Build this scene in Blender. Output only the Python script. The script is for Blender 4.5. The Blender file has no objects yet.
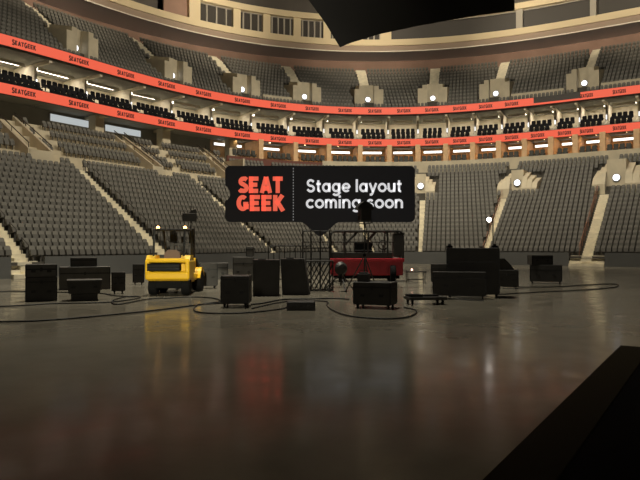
import bpy, bmesh, math, random
import numpy as np
from mathutils import Vector, Matrix, Euler
random.seed(4)
sc = bpy.context.scene
col = sc.collection
PI = math.pi
R = math.radians

# ------------------------------------------------------------------ materials
def mat(name, c, rough=.6, metal=0., spec=.5, em=None, es=0., noise=0., nscale=6., bump=0., coat=0.):
    m = bpy.data.materials.new(name); m.use_nodes = True
    nt = m.node_tree; b = nt.nodes['Principled BSDF']
    b.inputs['Base Color'].default_value = (*c, 1)
    b.inputs['Roughness'].default_value = rough
    b.inputs['Metallic'].default_value = metal
    b.inputs['Specular IOR Level'].default_value = spec
    if coat: b.inputs['Coat Weight'].default_value = coat
    if em:
        b.inputs['Emission Color'].default_value = (*em, 1); b.inputs['Emission Strength'].default_value = es
    if noise or bump:
        tc = nt.nodes.new('ShaderNodeTexCoord'); n = nt.nodes.new('ShaderNodeTexNoise')
        n.inputs['Scale'].default_value = nscale; n.inputs['Detail'].default_value = 5
        nt.links.new(tc.outputs['Object'], n.inputs['Vector'])
        if noise:
            r = nt.nodes.new('ShaderNodeValToRGB')
            r.color_ramp.elements[0].position = .3; r.color_ramp.elements[1].position = .7
            r.color_ramp.elements[0].color = (*[x * (1 - noise) for x in c], 1)
            r.color_ramp.elements[1].color = (*[min(1, x * (1 + noise)) for x in c], 1)
            nt.links.new(n.outputs['Fac'], r.inputs['Fac']); nt.links.new(r.outputs['Color'], b.inputs['Base Color'])
        if bump:
            bp = nt.nodes.new('ShaderNodeBump'); bp.inputs['Strength'].default_value = bump
            nt.links.new(n.outputs['Fac'], bp.inputs['Height']); nt.links.new(bp.outputs['Normal'], b.inputs['Normal'])
    return m

M = dict(
    seat=mat('seat_fabric', (.17, .162, .140), .75, noise=.15, nscale=.6),
    seat_pan=mat('seat_plastic', (.10, .094, .082), .6),
    concrete=mat('terrace_concrete', (.085, .077, .063), .85, noise=.2, nscale=1.2),
    beige=mat('beige_concrete', (.60, .53, .39), .8, noise=.12, nscale=1.0),
    steps=mat('step_concrete', (.80, .73, .56), .8, noise=.15, nscale=2.0),
    dasher=mat('grey_barrier', (.125, .128, .125), .5, noise=.1, nscale=.5),
    brown=mat('brown_wall', (.30, .19, .145), .8, noise=.15, nscale=.4),
    soffit=mat('dark_soffit', (.72, .67, .67), .85),
    soffit_lt=mat('grey_soffit', (.26, .26, .235), .8, noise=.1, nscale=.5),
    fascia=mat('fascia', (.33, .25, .19), .75),
    sill=mat('press_beige', (.66, .55, .36), .75),
    trimline=mat('pale_trim', (.75, .70, .62), .6),
    glass=mat('dark_window_glass', (.05, .045, .040), .55, spec=.25),
    mull=mat('grey_mullion', (.36, .33, .28), .6),
    roof=mat('roof_dark', (.10, .09, .08), .9, noise=.2, nscale=.15),
    suite=mat('suite_wall', (.70, .64, .52), .7),
    pier=mat('warm_lit_tan', (.78, .52, .29), .6, noise=.12, nscale=2),  # warm lamplight on box walls and piers is painted into this colour
    redwood=mat('red_brown_panel', (.16, .06, .045), .6),
    black=mat('black_case', (.030, .028, .025), .55, noise=.2, nscale=3),
    black2=mat('worn_black', (.032, .030, .027), .6, noise=.3, nscale=4),
    greycase=mat('dark_grey_case', (.075, .072, .066), .6, noise=.2, nscale=3),
    rubber=mat('black_rubber', (.007, .007, .007), .85, spec=.15),
    steel=mat('dark_steel', (.03, .03, .03), .4, metal=.6),
    cable=mat('cable_rubber', (.008, .008, .007), .6),
    drape=mat('black_drape', (.034, .0335, .032), .9),
    yellow=mat('forklift_yellow', (.90, .54, .015), .35, coat=.3),
    red=mat('red_paint', (.46, .015, .03), .4, noise=.15, nscale=2),
    tan=mat('brown_vinyl', (.13, .08, .055), .6),
    chair=mat('black_chair', (.008, .008, .011), .7, spec=.2),
    chair2=mat('dark_green_grey_chair', (.055, .055, .048), .7),
    rail=mat('rail_metal', (.05, .042, .036), .45, metal=.3),
    rail_lit=mat('rail_lit_orange', (.40, .20, .13), .5),  # orange-red light on these handrails is put into their colour
    ramp=mat('ramp_edge_brown', (.020, .0155, .007), .9, spec=.08),
    ramptop=mat('ramp_black', (.0035, .0035, .0035), .95, spec=.05),
    board=mat('sign_board_black', (.020, .020, .022), .5, em=(.003, .003, .0036), es=1),
    led=mat('led_orange', (.05, .01, .008), .5, em=(1.0, .137, .07), es=.82),
    ledtxt=mat('led_dark_lettering', (.02, .005, .005), .6, em=(.045, .008, .006), es=1),
    ledoff=mat('led_unlit', (.05, .045, .04), .5),
    txtw=mat('sign_white', (.5, .5, .5), .5, em=(.80, .80, .82), es=.78),
    txto=mat('sign_coral', (.4, .06, .03), .5, em=(1.0, .15, .085), es=.76),
    dots=mat('sign_grey_dots', (.2, .2, .2), .5, em=(.3, .3, .3), es=.6),
    lampw=mat('lamp_white', (.8, .8, .8), .5, em=(1, .90, .74), es=9.0),
    lampd=mat('doorway_lamp', (.8, .8, .8), .5, em=(.96, .97, 1), es=1.8),
    lampwarm=mat('lamp_warm', (.8, .7, .5), .5, em=(1, .62, .28), es=10.0),
    strip=mat('white_light_strip', (.8, .8, .8), .5, em=(1, .93, .84), es=2.2),
    winlit=mat('lit_window', (.5, .5, .5), .4, em=(.75, .82, .84), es=.55),
    beacon=mat('amber_beacon', (.8, .4, .1), .4, em=(1, .48, .14), es=9.),
    work=mat('work_lamp', (.9, .9, .9), .4, em=(1, .90, .80), es=18.),
    redlamp=mat('pink_lamp', (.9, .4, .3), .4, em=(1, .5, .38), es=9.),
)

def floor_mat():
    m = bpy.data.materials.new('polished_concrete'); m.use_nodes = True
    nt = m.node_tree; b = nt.nodes['Principled BSDF']; L = nt.links.new
    tc = nt.nodes.new('ShaderNodeTexCoord')
    n1 = nt.nodes.new('ShaderNodeTexNoise'); n1.inputs['Scale'].default_value = .35; n1.inputs['Detail'].default_value = 8; n1.inputs['Roughness'].default_value = .65
    n2 = nt.nodes.new('ShaderNodeTexNoise'); n2.inputs['Scale'].default_value = 1.7; n2.inputs['Detail'].default_value = 6
    for n in (n1, n2): L(tc.outputs['Object'], n.inputs['Vector'])
    r1 = nt.nodes.new('ShaderNodeValToRGB'); e = r1.color_ramp.elements
    e[0].position = .32; e[0].color = (.13, .118, .092, 1); e[1].position = .7; e[1].color = (.20, .182, .145, 1)
    L(n1.outputs['Fac'], r1.inputs['Fac']); L(r1.outputs['Color'], b.inputs['Base Color'])
    r2 = nt.nodes.new('ShaderNodeMapRange'); r2.inputs['To Min'].default_value = .10; r2.inputs['To Max'].default_value = .22
    r2.inputs['From Min'].default_value = .3; r2.inputs['From Max'].default_value = .7
    L(n2.outputs['Fac'], r2.inputs['Value']); L(r2.outputs['Result'], b.inputs['Roughness'])
    bp = nt.nodes.new('ShaderNodeBump'); bp.inputs['Strength'].default_value = .03; bp.inputs['Distance'].default_value = .02
    L(n2.outputs['Fac'], bp.inputs['Height']); L(bp.outputs['Normal'], b.inputs['Normal'])
    b.inputs['Specular IOR Level'].default_value = .04
    return m
M['floor'] = floor_mat()

# ------------------------------------------------------------------ mesh builder
class MB:
    def __init__(self): self.v = []; self.f = []
    def add(self, vs, fs):
        o = len(self.v); self.v += [tuple(p) for p in vs]; self.f += [tuple(o + i for i in q) for q in fs]; return self
    def box(self, x0, x1, y0, y1, z0, z1, m=None, bev=0):
        if bev:
            bm = bmesh.new(); bmesh.ops.create_cube(bm, size=1)
            for v in bm.verts:
                v.co = Vector(((x0 + x1) / 2 + v.co.x * (x1 - x0), (y0 + y1) / 2 + v.co.y * (y1 - y0), (z0 + z1) / 2 + v.co.z * (z1 - z0)))
            bmesh.ops.bevel(bm, geom=bm.edges[:], offset=bev, segments=2, affect='EDGES', profile=.5)
            bm.verts.index_update()
            vs = [(m @ v.co if m else v.co) for v in bm.verts]; fs = [[v.index for v in f.verts] for f in bm.faces]
            bm.free(); return self.add(vs, fs)
        vs = [Vector((x, y, z)) for z in (z0, z1) for y in (y0, y1) for x in (x0, x1)]
        if m: vs = [m @ v for v in vs]
        return self.add(vs, [(0, 2, 3, 1), (4, 5, 7, 6), (0, 1, 5, 4), (2, 6, 7, 3), (0, 4, 6, 2), (1, 3, 7, 5)])
    def prism(self, pts, y0, y1, m=None):
        """closed (x,z) outline pushed from y0 to y1"""
        n = len(pts); vs = [Vector((x, y0, z)) for x, z in pts] + [Vector((x, y1, z)) for x, z in pts]
        if m: vs = [m @ v for v in vs]
        return self.add(vs, [tuple(range(n)), tuple(range(2 * n - 1, n - 1, -1))] + [(i, n + i, n + (i + 1) % n, (i + 1) % n) for i in range(n)])
    def xprism(self, pts, x0, x1, m=None):
        """closed (y,z) outline pushed from x0 to x1"""
        n = len(pts); vs = [Vector((x0, y, z)) for y, z in pts] + [Vector((x1, y, z)) for y, z in pts]
        if m: vs = [m @ v for v in vs]
        return self.add(vs, [tuple(range(n)), tuple(range(2 * n - 1, n - 1, -1))] + [(i, n + i, n + (i + 1) % n, (i + 1) % n) for i in range(n)])
    def tube(self, pts, r, n=8, closed=False):
        pts = [Vector(p) for p in pts]; rings = []
        for i, p in enumerate(pts):
            a = pts[max(0, i - 1)]; b = pts[min(len(pts) - 1, i + 1)]
            if closed: a = pts[i - 1]; b = pts[(i + 1) % len(pts)]
            t = (b - a).normalized(); u = t.cross(Vector((0, 0, 1)))
            if u.length < .05: u = t.cross(Vector((0, 1, 0)))
            u.normalize(); w = t.cross(u)
            rings.append([p + (u * math.cos(2 * PI * k / n) + w * math.sin(2 * PI * k / n)) * r for k in range(n)])
        vs = [q for ring in rings for q in ring]; fs = []
        m = len(pts)
        for i in range(m if closed else m - 1):
            j = (i + 1) % m
            fs += [(i * n + k, i * n + (k + 1) % n, j * n + (k + 1) % n, j * n + k) for k in range(n)]
        if not closed: fs += [tuple(range(n)), tuple(range((m - 1) * n + n - 1, (m - 1) * n - 1, -1))]
        return self.add(vs, fs)
    def lathe(self, prof, c, axis='z', n=20):
        """(radius, height) profile turned about an axis through c"""
        vs = []
        for r, h in prof:
            for k in range(n):
                a = 2 * PI * k / n; x, y = r * math.cos(a), r * math.sin(a)
                vs.append(Vector(c) + (Vector((x, y, h)) if axis == 'z' else Vector((h, x, y)) if axis == 'x' else Vector((x, h, y))))
        m = len(prof); fs = [(i * n + k, i * n + (k + 1) % n, (i + 1) * n + (k + 1) % n, (i + 1) * n + k) for i in range(m - 1) for k in range(n)]
        fs += [tuple(range(n)), tuple(range((m - 1) * n, m * n))]
        return self.add(vs, fs)
    def build(self, name, m, parent=None, smooth=False):
        me = bpy.data.meshes.new(name); me.from_pydata(self.v, [], self.f); me.update()
        me.materials.append(M[m] if isinstance(m, str) else m)
        if smooth:
            for p in me.polygons: p.use_smooth = True
        bm = bmesh.new(); bm.from_mesh(me); bmesh.ops.recalc_face_normals(bm, faces=bm.faces); bm.to_mesh(me); bm.free()
        o = bpy.data.objects.new(name, me); col.objects.link(o)
        if parent: o.parent = parent
        return o

def tag(o, label, cat, group=None, kind=None):
    o['label'] = label; o['category'] = cat
    if group: o['group'] = group
    if kind: o['kind'] = kind
    return o
def struct(o): o['kind'] = 'structure'; return o
def empty(name, loc, rz, label, cat, group=None):
    o = bpy.data.objects.new(name, None); col.objects.link(o); o.empty_display_size = .2
    o.location = loc; o.rotation_euler = (0, 0, rz); return tag(o, label, cat, group)
ORD = ['', 'first', 'second', 'third', 'fourth', 'fifth', 'sixth', 'seventh', 'eighth', 'ninth', 'tenth', 'eleventh', 'twelfth', 'thirteenth', 'fourteenth', 'fifteenth',
       'sixteenth', 'seventeenth', 'eighteenth', 'nineteenth', 'twentieth', 'twenty-first', 'twenty-second', 'twenty-third', 'twenty-fourth', 'twenty-fifth', 'twenty-sixth',
       'twenty-seventh', 'twenty-eighth', 'twenty-ninth', 'thirtieth']

# ------------------------------------------------------------------ camera and the plan of the bowl
EYE, F, HOR = 1.6, 630., 245.
cam = bpy.data.cameras.new('camera'); cam.sensor_width = 36; cam.lens = 36 * F / 640
cam.clip_end = 500
co = bpy.data.objects.new('camera', cam); col.objects.link(co)
co.location = (0, 0, EYE); co.rotation_euler = (R(90) + math.atan(5 / F), 0, 0)
sc.camera = co

# the ring of the bowl in plan, under the LED ribbons; s runs along it, d outwards from it
pp = [4.143419496727719, 67.53303041487408, 0.10328270162857256, -0.0433959109665356, 0.0001489213243108508, 1.946089079823947e-05]
S_ = np.linspace(-90, 80, 1701); dS = S_[1] - S_[0]; i0 = int(np.argmin(abs(S_)))
q_ = np.clip(S_, -36.5015, 27.3761)
TH = pp[2] + pp[3] * q_ + pp[4] * q_ ** 2 + pp[5] * q_ ** 3
CX = np.cumsum(np.cos(TH)) * dS; CY = np.cumsum(np.sin(TH)) * dS
CX += pp[0] - CX[i0]; CY += pp[1] - CY[i0]
def th(s): return float(np.interp(s, S_, TH))
def P(s, d, h=0.):
    t = th(s)
    return Vector((float(np.interp(s, S_, CX)) - d * math.sin(t), float(np.interp(s, S_, CY)) + d * math.cos(t), h))
def sat(px, d):
    x = CX - d * np.sin(TH); y = CY + d * np.cos(TH); u = 320 + F * x / np.where(y > .5, y, .5)
    k = (u > -400) & (u < 1000) & (y > .5)
    return float(np.interp(px, u[k], S_[k]))
def Gd(px, py):
    y = EYE * F / (py - HOR); return Vector(((px - 320) / F * y, y, 0))
def at(px, py, y): return Vector(((px - 320) / F * y, y, EYE + (HOR - py) / F * y))
SA, SB = -50., 38.     # how far the bowl is built either side

def sweep(mb, prof, s0, s1, step=.8, closed=True, caps=True):
    """a (d,h) section carried along the ring from s0 to s1"""
    n = max(1, int(math.ceil(abs(s1 - s0) / step))); m = len(prof)
    vs = [P(s0 + (s1 - s0) * i / n, d, h) for i in range(n + 1) for d, h in prof]
    fs = []
    for i in range(n):
        for k in range(m if closed else m - 1):
            a, b = i * m + k, i * m + (k + 1) % m; fs.append((a, b, b + m, a + m))
    if closed and caps: fs += [tuple(range(m)), tuple(range(n * m, n * m + m))]
    return mb.add(vs, fs)
def rect(d0, d1, h0, h1): return [(d0, h0), (d1, h0), (d1, h1), (d0, h1)]
def local(s, d, h=0.):
    """frame on the ring: x along it, y outwards, z up"""
    return Matrix.Translation(P(s, d, h)) @ Matrix.Rotation(th(s), 4, 'Z')

# ------------------------------------------------------------------ setting: floor and roof
struct(MB().add([(-90, -30, 0), (90, -30, 0), (90, 130, 0), (-90, 130, 0)], [(0, 1, 2, 3)]).build('floor', 'floor'))
struct(MB().add([(-120, -30, 40), (120, -30, 40), (120, 150, 40), (-120, 150, 40)], [(0, 1, 2, 3)]).build('ceiling', 'roof'))

# ------------------------------------------------------------------ lower bowl
D0, NR, TRD = -14.5, 22, .585
H0 = 1.0
def RH(i): return H0 - .25 + .39 * i + .0004 * i * i
rows = [(D0 + .35 + TRD * i, RH(i)) for i in range(NR)]          # (front of tread, height)
SPLIT = sat(232, -2.)                                            # left of it the upper rows are banked behind a cross aisle
LROWS = [(-3.3, 7.85), (-2.6, 8.3), (-1.65, 9.15), (-.7, 9.95)]  # banked rows
NL = 16
A_L = dict(A0=-42.9, A1=-34.4, A2=-22.8, A3=-10.8, A4=-2.5, A5=7.0, A6=16.5, A7=25.7)
AW = .72                                                        # aisle width
PIT = .39

def step_profile(rws, dend, base_d, base_h):
    pr = [(base_d, base_h)]
    for i, (d, h) in enumerate(rws):
        pr.append((d, pr[-1][1])); pr.append((d, h))
    pr.append((dend, pr[-1][1]))
    return pr
lp = step_profile(rows, -1.2, D0 + .12, .6)
struct(sweep(MB(), lp, SPLIT, SB, closed=False).build('terrace_lower_right', 'concrete'))
lpl = step_profile(rows[:NL], -3.9, D0 + .12, .6)
struct(sweep(MB(), lpl, SA, SPLIT, closed=False).build('terrace_lower_left', 'concrete'))
# beige risers of the cross aisle and the banked rows
bl = [(-3.9, lpl[-1][1] - .1), (-3.9, 7.2), (-3.3, 7.2), (-3.3, 7.85), (-2.6, 7.85), (-2.6, 8.3), (-1.75, 8.3), (-1.65, 9.15), (-.8, 9.15), (-.7, 9.95), (.2, 9.95), (.25, 10.45), (2.8, 10.45)]
struct(sweep(MB(), bl, SA, SPLIT, closed=False).build('terrace_banked', 'beige'))
# the barrier round the floor, open at the foot of each aisle seen
gaps = [('A0', 1.5), ('A7', 2.2)]
edges = [SA] + [x for n, w in gaps for x in (A_L[n] - w / 2 - .1, A_L[n] + w / 2 + .1)] + [SB]
for k in range(0, len(edges), 2):
    struct(sweep(MB(), rect(D0, D0 + .14, 0, H0 + .03), edges[k], edges[k + 1]).build('wall_floor_barrier', 'dasher'))
for n, w in gaps:   # steps down to the floor
    mb = MB()
    for i in range(4):
        sweep(mb, rect(D0 + .14 + .0 - .28 * (3 - i) + .5, D0 + 1.2, 0, .2 * (i + 1)), A_L[n] - w / 2 - .08, A_L[n] + w / 2 + .08)
    struct(mb.build('steps_to_floor', 'steps'))

# vomitories in the lower bowl: (px centre, row first, row last, half width centre, width of cheek left, right)
VL = [(sat(421, -3.0), 14, 18, .62, .75, 1.15), (sat(523, -2.5), 14, 18, .62, 1.3, 1.5), (sat(621, -2.5), 14, 19, .75, 1.05, 1.6)]
def in_vom_lower(s, i):
    for c, a, b, w, l, r in VL:
        if a <= i <= b and c - w - l - .2 < s < c + w + r + .2: return True
    return False
for c, a, b, w, l, r in VL:
    da, ha = rows[a]; db, hb = rows[b]
    struct(sweep(MB(), rect(da + .95, db + .62, ha - .1, hb + .75), c - w, c + w, .3).build('wall_vomitory_back', 'beige'))
    for s0, s1, steps in ((c - w - l, c - w, 3), (c + w, c + w + r, 3)):
        mb = MB(); n = 3
        for k in range(n):
            x0 = s0 + (s1 - s0) * k / n; x1 = s0 + (s1 - s0) * (k + 1) / n
            out = (n - 1 - k) if s0 < c - w else k
            if s0 >= c + w: out = k
            sweep(mb, [(da - .05, ha - .3), (db - .1, ha - .3), (db - .1, hb + .6 - .28 * out), (da + .5, ha + 1.55 - .22 * out), (da - .05, ha + .55)], x0, x1, .3)
        struct(mb.build('wall_vomitory_cheek', 'beige'))

def near_aisle(s, tbl=None):
    return any(abs(s - v) < AW / 2 + .12 for v in A_L.values())
# vomitories of the banked rows at the left: sloping parapets
VB = [(sat(38, -4.), 1.5), (sat(156, -4.), 1.0), (sat(222, -2.8), .9)]
def in_vom_bank(s): return any(abs(s - c) < w / 2 + .3 for c, w in VB)
for c, w in VB:
    for sd in (-1, 1):
        m0 = c + sd * w / 2
        struct(sweep(MB(), [(-4.25, 6.6), (.6, 6.6), (.6, 10.9), (-4.25, 7.95)], m0 - .09, m0 + .09, .3).build('wall_ramp_parapet', 'beige'))
    struct(sweep(MB(), rect(-4.25, -4.1, 6.6, 7.9), c - w / 2, c + w / 2, .4).build('wall_ramp_front', 'beige'))

# ------------------------------------------------------------------ seats
def seat_bits():
    b = MB()    # back, with a rounded head; y points outwards (behind the sitter)
    m = Matrix.Translation((0, .10, .40)) @ Matrix.Rotation(R(-12), 4, 'X')
    o = [(-.145, 0), (.145, 0), (.155, .30), (.135, .39), (.08, .425), (-.08, .425), (-.135, .39), (-.155, .30)]
    b.prism(o, -.03, .03, m)
    p = MB(); m2 = Matrix.Translation((0, .03, .36)) @ Matrix.Rotation(R(-14), 4, 'X')
    p.box(-.145, .145, -.06, .0, -.02, .26, m2)
    p.box(-.20, -.18, -.16, .10, .30, .36); p.box(-.03, .03, .02, .08, 0, .36)
    return b, p
sb, sp = seat_bits()
def row_spots(d, s0, s1, off=0.):
    """seat centres along a row by true length at that offset"""
    out = []; s = s0 + off
    while s < s1:
        out.append(s)
        k = math.hypot(*(P(s + .05, d) - P(s - .05, d)).xy) / .1
        s += PIT / max(.3, k)
    return out
AIS = sorted(A_L.values())
blocks = list(zip([SA] + AIS, AIS + [SB]))
seats = []      # (s, d, h, block, row, index from the aisle at its right end)
for bi, (a, b) in enumerate(blocks):
    for i in range(NR):
        d, h = rows[i]
        sp_ = row_spots(d + .32, a + AW / 2 + .28, b - AW / 2 - .2)
        n = len(sp_)
        for k, s in enumerate(sp_):
            if s < SPLIT and i >= NL: continue
            if i >= 16 and s < SPLIT: continue
            if in_vom_lower(s, i): continue
            if s < SPLIT and i >= NL - 1 and in_vom_bank(s): continue
            if i >= 19 and False: continue
            seats.append((s, d + .34, h, bi, i, n - k, k + 1))
    for j, (d, h) in enumerate(LROWS):
        for s in row_spots(d + .32, max(SA, a + AW / 2 + .28), min(b - .5, SPLIT - .3)):
            if not in_vom_bank(s): seats.append((s, d + .4, h, bi, 30 + j, 0, 0))
# upper bowl
UH0, UR, UT, URISE = 16.75, 12, .70, .545
urows = [(.45 + UT * i, UH0 - .55 + URISE * i) for i in range(UR)]
UA = [sat(60, 5) - .6, sat(160, 5) - .5, sat(230, 5), sat(297, 5), sat(365, 5), sat(434, 5), sat(500, 5), sat(590, 5)]
UA = [-42.] + UA + [UA[-1] + 8.4]
UVW = [.55, .95, 1.0]     # centre half width, cheek widths
NV = 5
def in_vom_upper(s, i):
    return any(abs(s - c) < .55 + 1.05 and 1 <= i <= NV for c in UA)
ub = list(zip([SA] + UA, UA + [SB + 4]))
for a, b in ub:
    for i, (d, h) in enumerate(urows):
        for s in row_spots(d + .34, a + .62, b - .55):
            if in_vom_upper(s, i): continue
            seats.append((s, d + .38, h, 99, i, 0, 0))

pix_ok = []
for q, t in enumerate(seats):
    p = P(t[0], t[1], t[2] + .5); u = 320 + F * p.x / p.y; v = HOR - F * (p.z - EYE) / p.y
    if t[3] in (1, 2) and t[4] < 30 and 1 < u < 640 and v < 252: pix_ok.append((p.y, q))
pix_ok.sort(); indiv = {q for _, q in pix_ok[:300]}
proto_b = sb.build('backrest', 'seat'); proto_p = sp.build('seat_pan', 'seat_pan')
mb_b, mb_p = proto_b.data, proto_p.data
bpy.data.objects.remove(proto_b); bpy.data.objects.remove(proto_p)
for q in sorted(indiv):
    s, d, h, bi, i, nr, nl = seats[q]
    rowtxt = 'front row' if i == 0 else ORD[i + 1] + ' row up'
    where = (ORD[nr] + ' seat left of aisle steps behind forklift') if bi == 1 else (ORD[nl] + ' seat right of aisle steps behind forklift')
    e = empty('stadium_seat', P(s, d, h), th(s), 'grey folding seat, %s, %s' % (rowtxt, where), 'seat', 'grey folding seats of the lower left stand')
    for nm, me in (('backrest', mb_b), ('seat_pan', mb_p)):
        o = bpy.data.objects.new(nm, me); col.objects.link(o); o.parent = e
mass_b, mass_p = MB(), MB()
vb = [Vector(v) for v in sb.v]; vp = [Vector(v) for v in sp.v]
for q, t in enumerate(seats):
    if q in indiv: continue
    m = Matrix.Translation(P(t[0], t[1], t[2])) @ Matrix.Rotation(th(t[0]), 4, 'Z')
    mass_b.add([m @ v for v in vb], sb.f); mass_p.add([m @ v for v in vp], sp.f)
ms = mass_b.build('stadium_seating', 'seat'); nb = len(ms.data.polygons)
ms.data.materials.append(M['seat_pan'])
bm = bmesh.new(); bm.from_mesh(ms.data)
off = [bm.verts.new(v) for v in mass_p.v]
for f in mass_p.f:
    nf = bm.faces.new([off[i] for i in f]); nf.material_index = 1
bm.to_mesh(ms.data); bm.free()
tag(ms, 'countless grey folding seats filling the rest of the lower and upper stands', 'seating', kind='stuff')

# ------------------------------------------------------------------ aisle steps (half-steps on every row) and handrails
def aisle(s, rws, w, name='aisle_steps', i0=0, i1=None, rise=.2):
    mb = MB()
    for i, (d, h) in enumerate(rws[i0:i1]):
        nx = rws[i0:i1][i + 1][0] if i + 1 < len(rws[i0:i1]) else d + .6
        sweep(mb, rect(d - .01, nx, h - .25, h + .02), s - w / 2, s + w / 2, .5)
        sweep(mb, rect(d - .30, d + .02, h - .45, h - rise + .02), s - w / 2, s + w / 2, .5)
    return struct(mb.build(name, 'steps'))
for n, s in A_L.items():
    top = NL if s < SPLIT else NR
    for c, a, b, w, l, r in VL:
        if abs(s - c) < 2.5: top = a
    aisle(s, rows, AW, i1=top)
uext = urows + [(urows[-1][0] + UT * k, urows[-1][1] + URISE * k * .75) for k in (1, 2)]
for c in UA: aisle(c, uext, .85, i0=NV)
def handrail(s, rws, i0, i1, label, m, hh=.85, every=2, off=0.):
    r = empty('handrail', P(s + off, rws[i0][0], rws[i0][1]), 0, label, 'handrail', 'stair handrails')
    inv = Matrix.Translation(-P(s + off, rws[i0][0], rws[i0][1]))
    for i in range(i0, i1 - 1, every):
        a = inv @ P(s + off, rws[i][0] + .2, rws[i][1]); b = inv @ P(s + off, rws[i + 1][0] + .25, rws[i + 1][1])
        mb = MB(); up = Vector((0, 0, hh)); mb.tube([a, a + up], .018, 6); mb.build('post', m, r)
        mb = MB(); mb.tube([a + up, b + up], .018, 6); mb.tube([b, b + up], .018, 6); mb.build('top_rail', m, r)
handrail(A_L['A0'], rows, 0, 8, 'dark handrail loops up the steps at the far left corner', 'rail', off=.3)
handrail(A_L['A1'], rows, 0, NL, 'dark handrail loops along the aisle steps behind the yellow forklift', 'rail', off=.42)
handrail(A_L['A6'], rows, 0, 14, 'handrail loops tinted as lit orange on the aisle behind the bright work lamp', 'rail_lit', off=-.2)
handrail(A_L['A7'], rows, 0, 14, 'handrail loops tinted as lit orange on the aisle rising from the right floor gap', 'rail_lit', off=-.55, every=1)
for c, w, txt in ((VB[0][0], VB[0][1], 'dark sloping handrail on the parapet nearest the left edge'), (VB[1][0], VB[1][1], 'dark sloping handrail on the parapet above the yellow forklift'),
                  (VB[2][0], VB[2][1], 'dark sloping handrail on the parapet just left of the hanging sign')):
    for sd, extra in ((-1, ', nearer wall'), (1, ', farther wall')):
        o = P(c + sd * w / 2, -4.2, 7.95); r = empty('handrail', o, 0, txt + extra, 'handrail', 'stair handrails')
        q = lambda d: P(c + sd * w / 2, d, 7.95 + (d + 4.25) * .608) - o
        mb = MB(); up = Vector((0, 0, .33)); mb.tube([q(-4.2) + up, q(.5) + up], .035, 6); mb.build('top_rail', 'rail', r)
        for d in (-4.15, -2.0, .4):
            mb = MB(); mb.tube([q(d) - Vector((0, 0, .05)), q(d) + up], .025, 6); mb.build('post', 'rail', r)

# ------------------------------------------------------------------ lettering
def arc(cx, cy, rx, ry, a0, a1, n=12):
    return [(cx + rx * math.cos(R(a0 + (a1 - a0) * i / n)), cy + ry * math.sin(R(a0 + (a1 - a0) * i / n))) for i in range(n + 1)]
def stroke(mb, pts, w, put, y=0.):
    """a flat pen stroke of width w through (x,z) points; put() carries it to the surface"""
    pts = [Vector(p).to_2d() if not isinstance(p, Vector) else p for p in [Vector((a, b)) for a, b in pts]]
    closed = (pts[0] - pts[-1]).length < 1e-6
    L, Rr = [], []
    n = len(pts)
    for i, p in enumerate(pts):
        a = (p - pts[i - 1]) if i > 0 else ((pts[0] - pts[-2]) if closed else None)
        b = (pts[i + 1] - p) if i < n - 1 else ((pts[1] - pts[0]) if closed else None)
        a = a or b; b = b or a
        a = a.normalized(); b = b.normalized(); t = (a + b)
        t = t.normalized() if t.length > 1e-4 else a
        nn = Vector((-t.y, t.x)); k = 1 / max(.5, nn.dot(Vector((-a.y, a.x))))
        L.append(p + nn * w / 2 * k); Rr.append(p - nn * w / 2 * k)
    vs = [put(q.x, q.y) for q in L] + [put(q.x, q.y) for q in Rr]
    mb.add(vs, [(i, i + 1, n + i + 1, n + i) for i in range(n - 1)])
# heavy capitals, height 1, stroke W
W = .26; hw = W / 2
def cap(c):
    if c == 'E': return [[(hw, 0), (hw, 1)], [(0, hw), (.58, hw)], [(0, .5), (.53, .5)], [(0, 1 - hw), (.60, 1 - hw)]], .64
    if c == 'T': return [[(.31, 0), (.31, 1)], [(0, 1 - hw), (.62, 1 - hw)]], .64
    if c == 'A': return [[(.12, 0), (.38, 1 - .02)], [(.64, 0), (.40, 1 - .02)], [(.2, .27), (.56, .27)]], .76
    if c == 'K': return [[(hw, 0), (hw, 1)], [(.2, .45), (.56, 1)], [(.26, .58), (.60, 0)]], .68
    if c == 'G': return [arc(.37, .5, .37 - hw, .5 - hw, 50, 330, 16), [(.40, .44), (.70, .44)], [(.60, .44), (.60, .12)]], .74
    if c == 'S': return [[(.52, .80), (.42, .87)] + arc(.31, .70, .18, .17, 70, 270, 10)[1:] + arc(.33, .30, .18, .17, 90, -110, 10)[1:] + [(.14, .14), (.06, .22)]], .60
def word(mb, txt, x, z, h, w, put, big=()):
    adv = [cap(c)[1] for c in txt]; tot = sum(adv) + .05 * (len(txt) - 1); k = w / tot
    for i, c in enumerate(txt):
        st, a = cap(c)
        hh = h * (1.25 if i in big else 1); z0 = z - (hh - h) * .5
        for poly in st:
            stroke(mb, [(q[0], q[1]) for q in poly], W, lambda u, v, x=x, hh=hh, z0=z0: put(x + u * k, z0 + v * hh))
        x += (a + .05) * k

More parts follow.
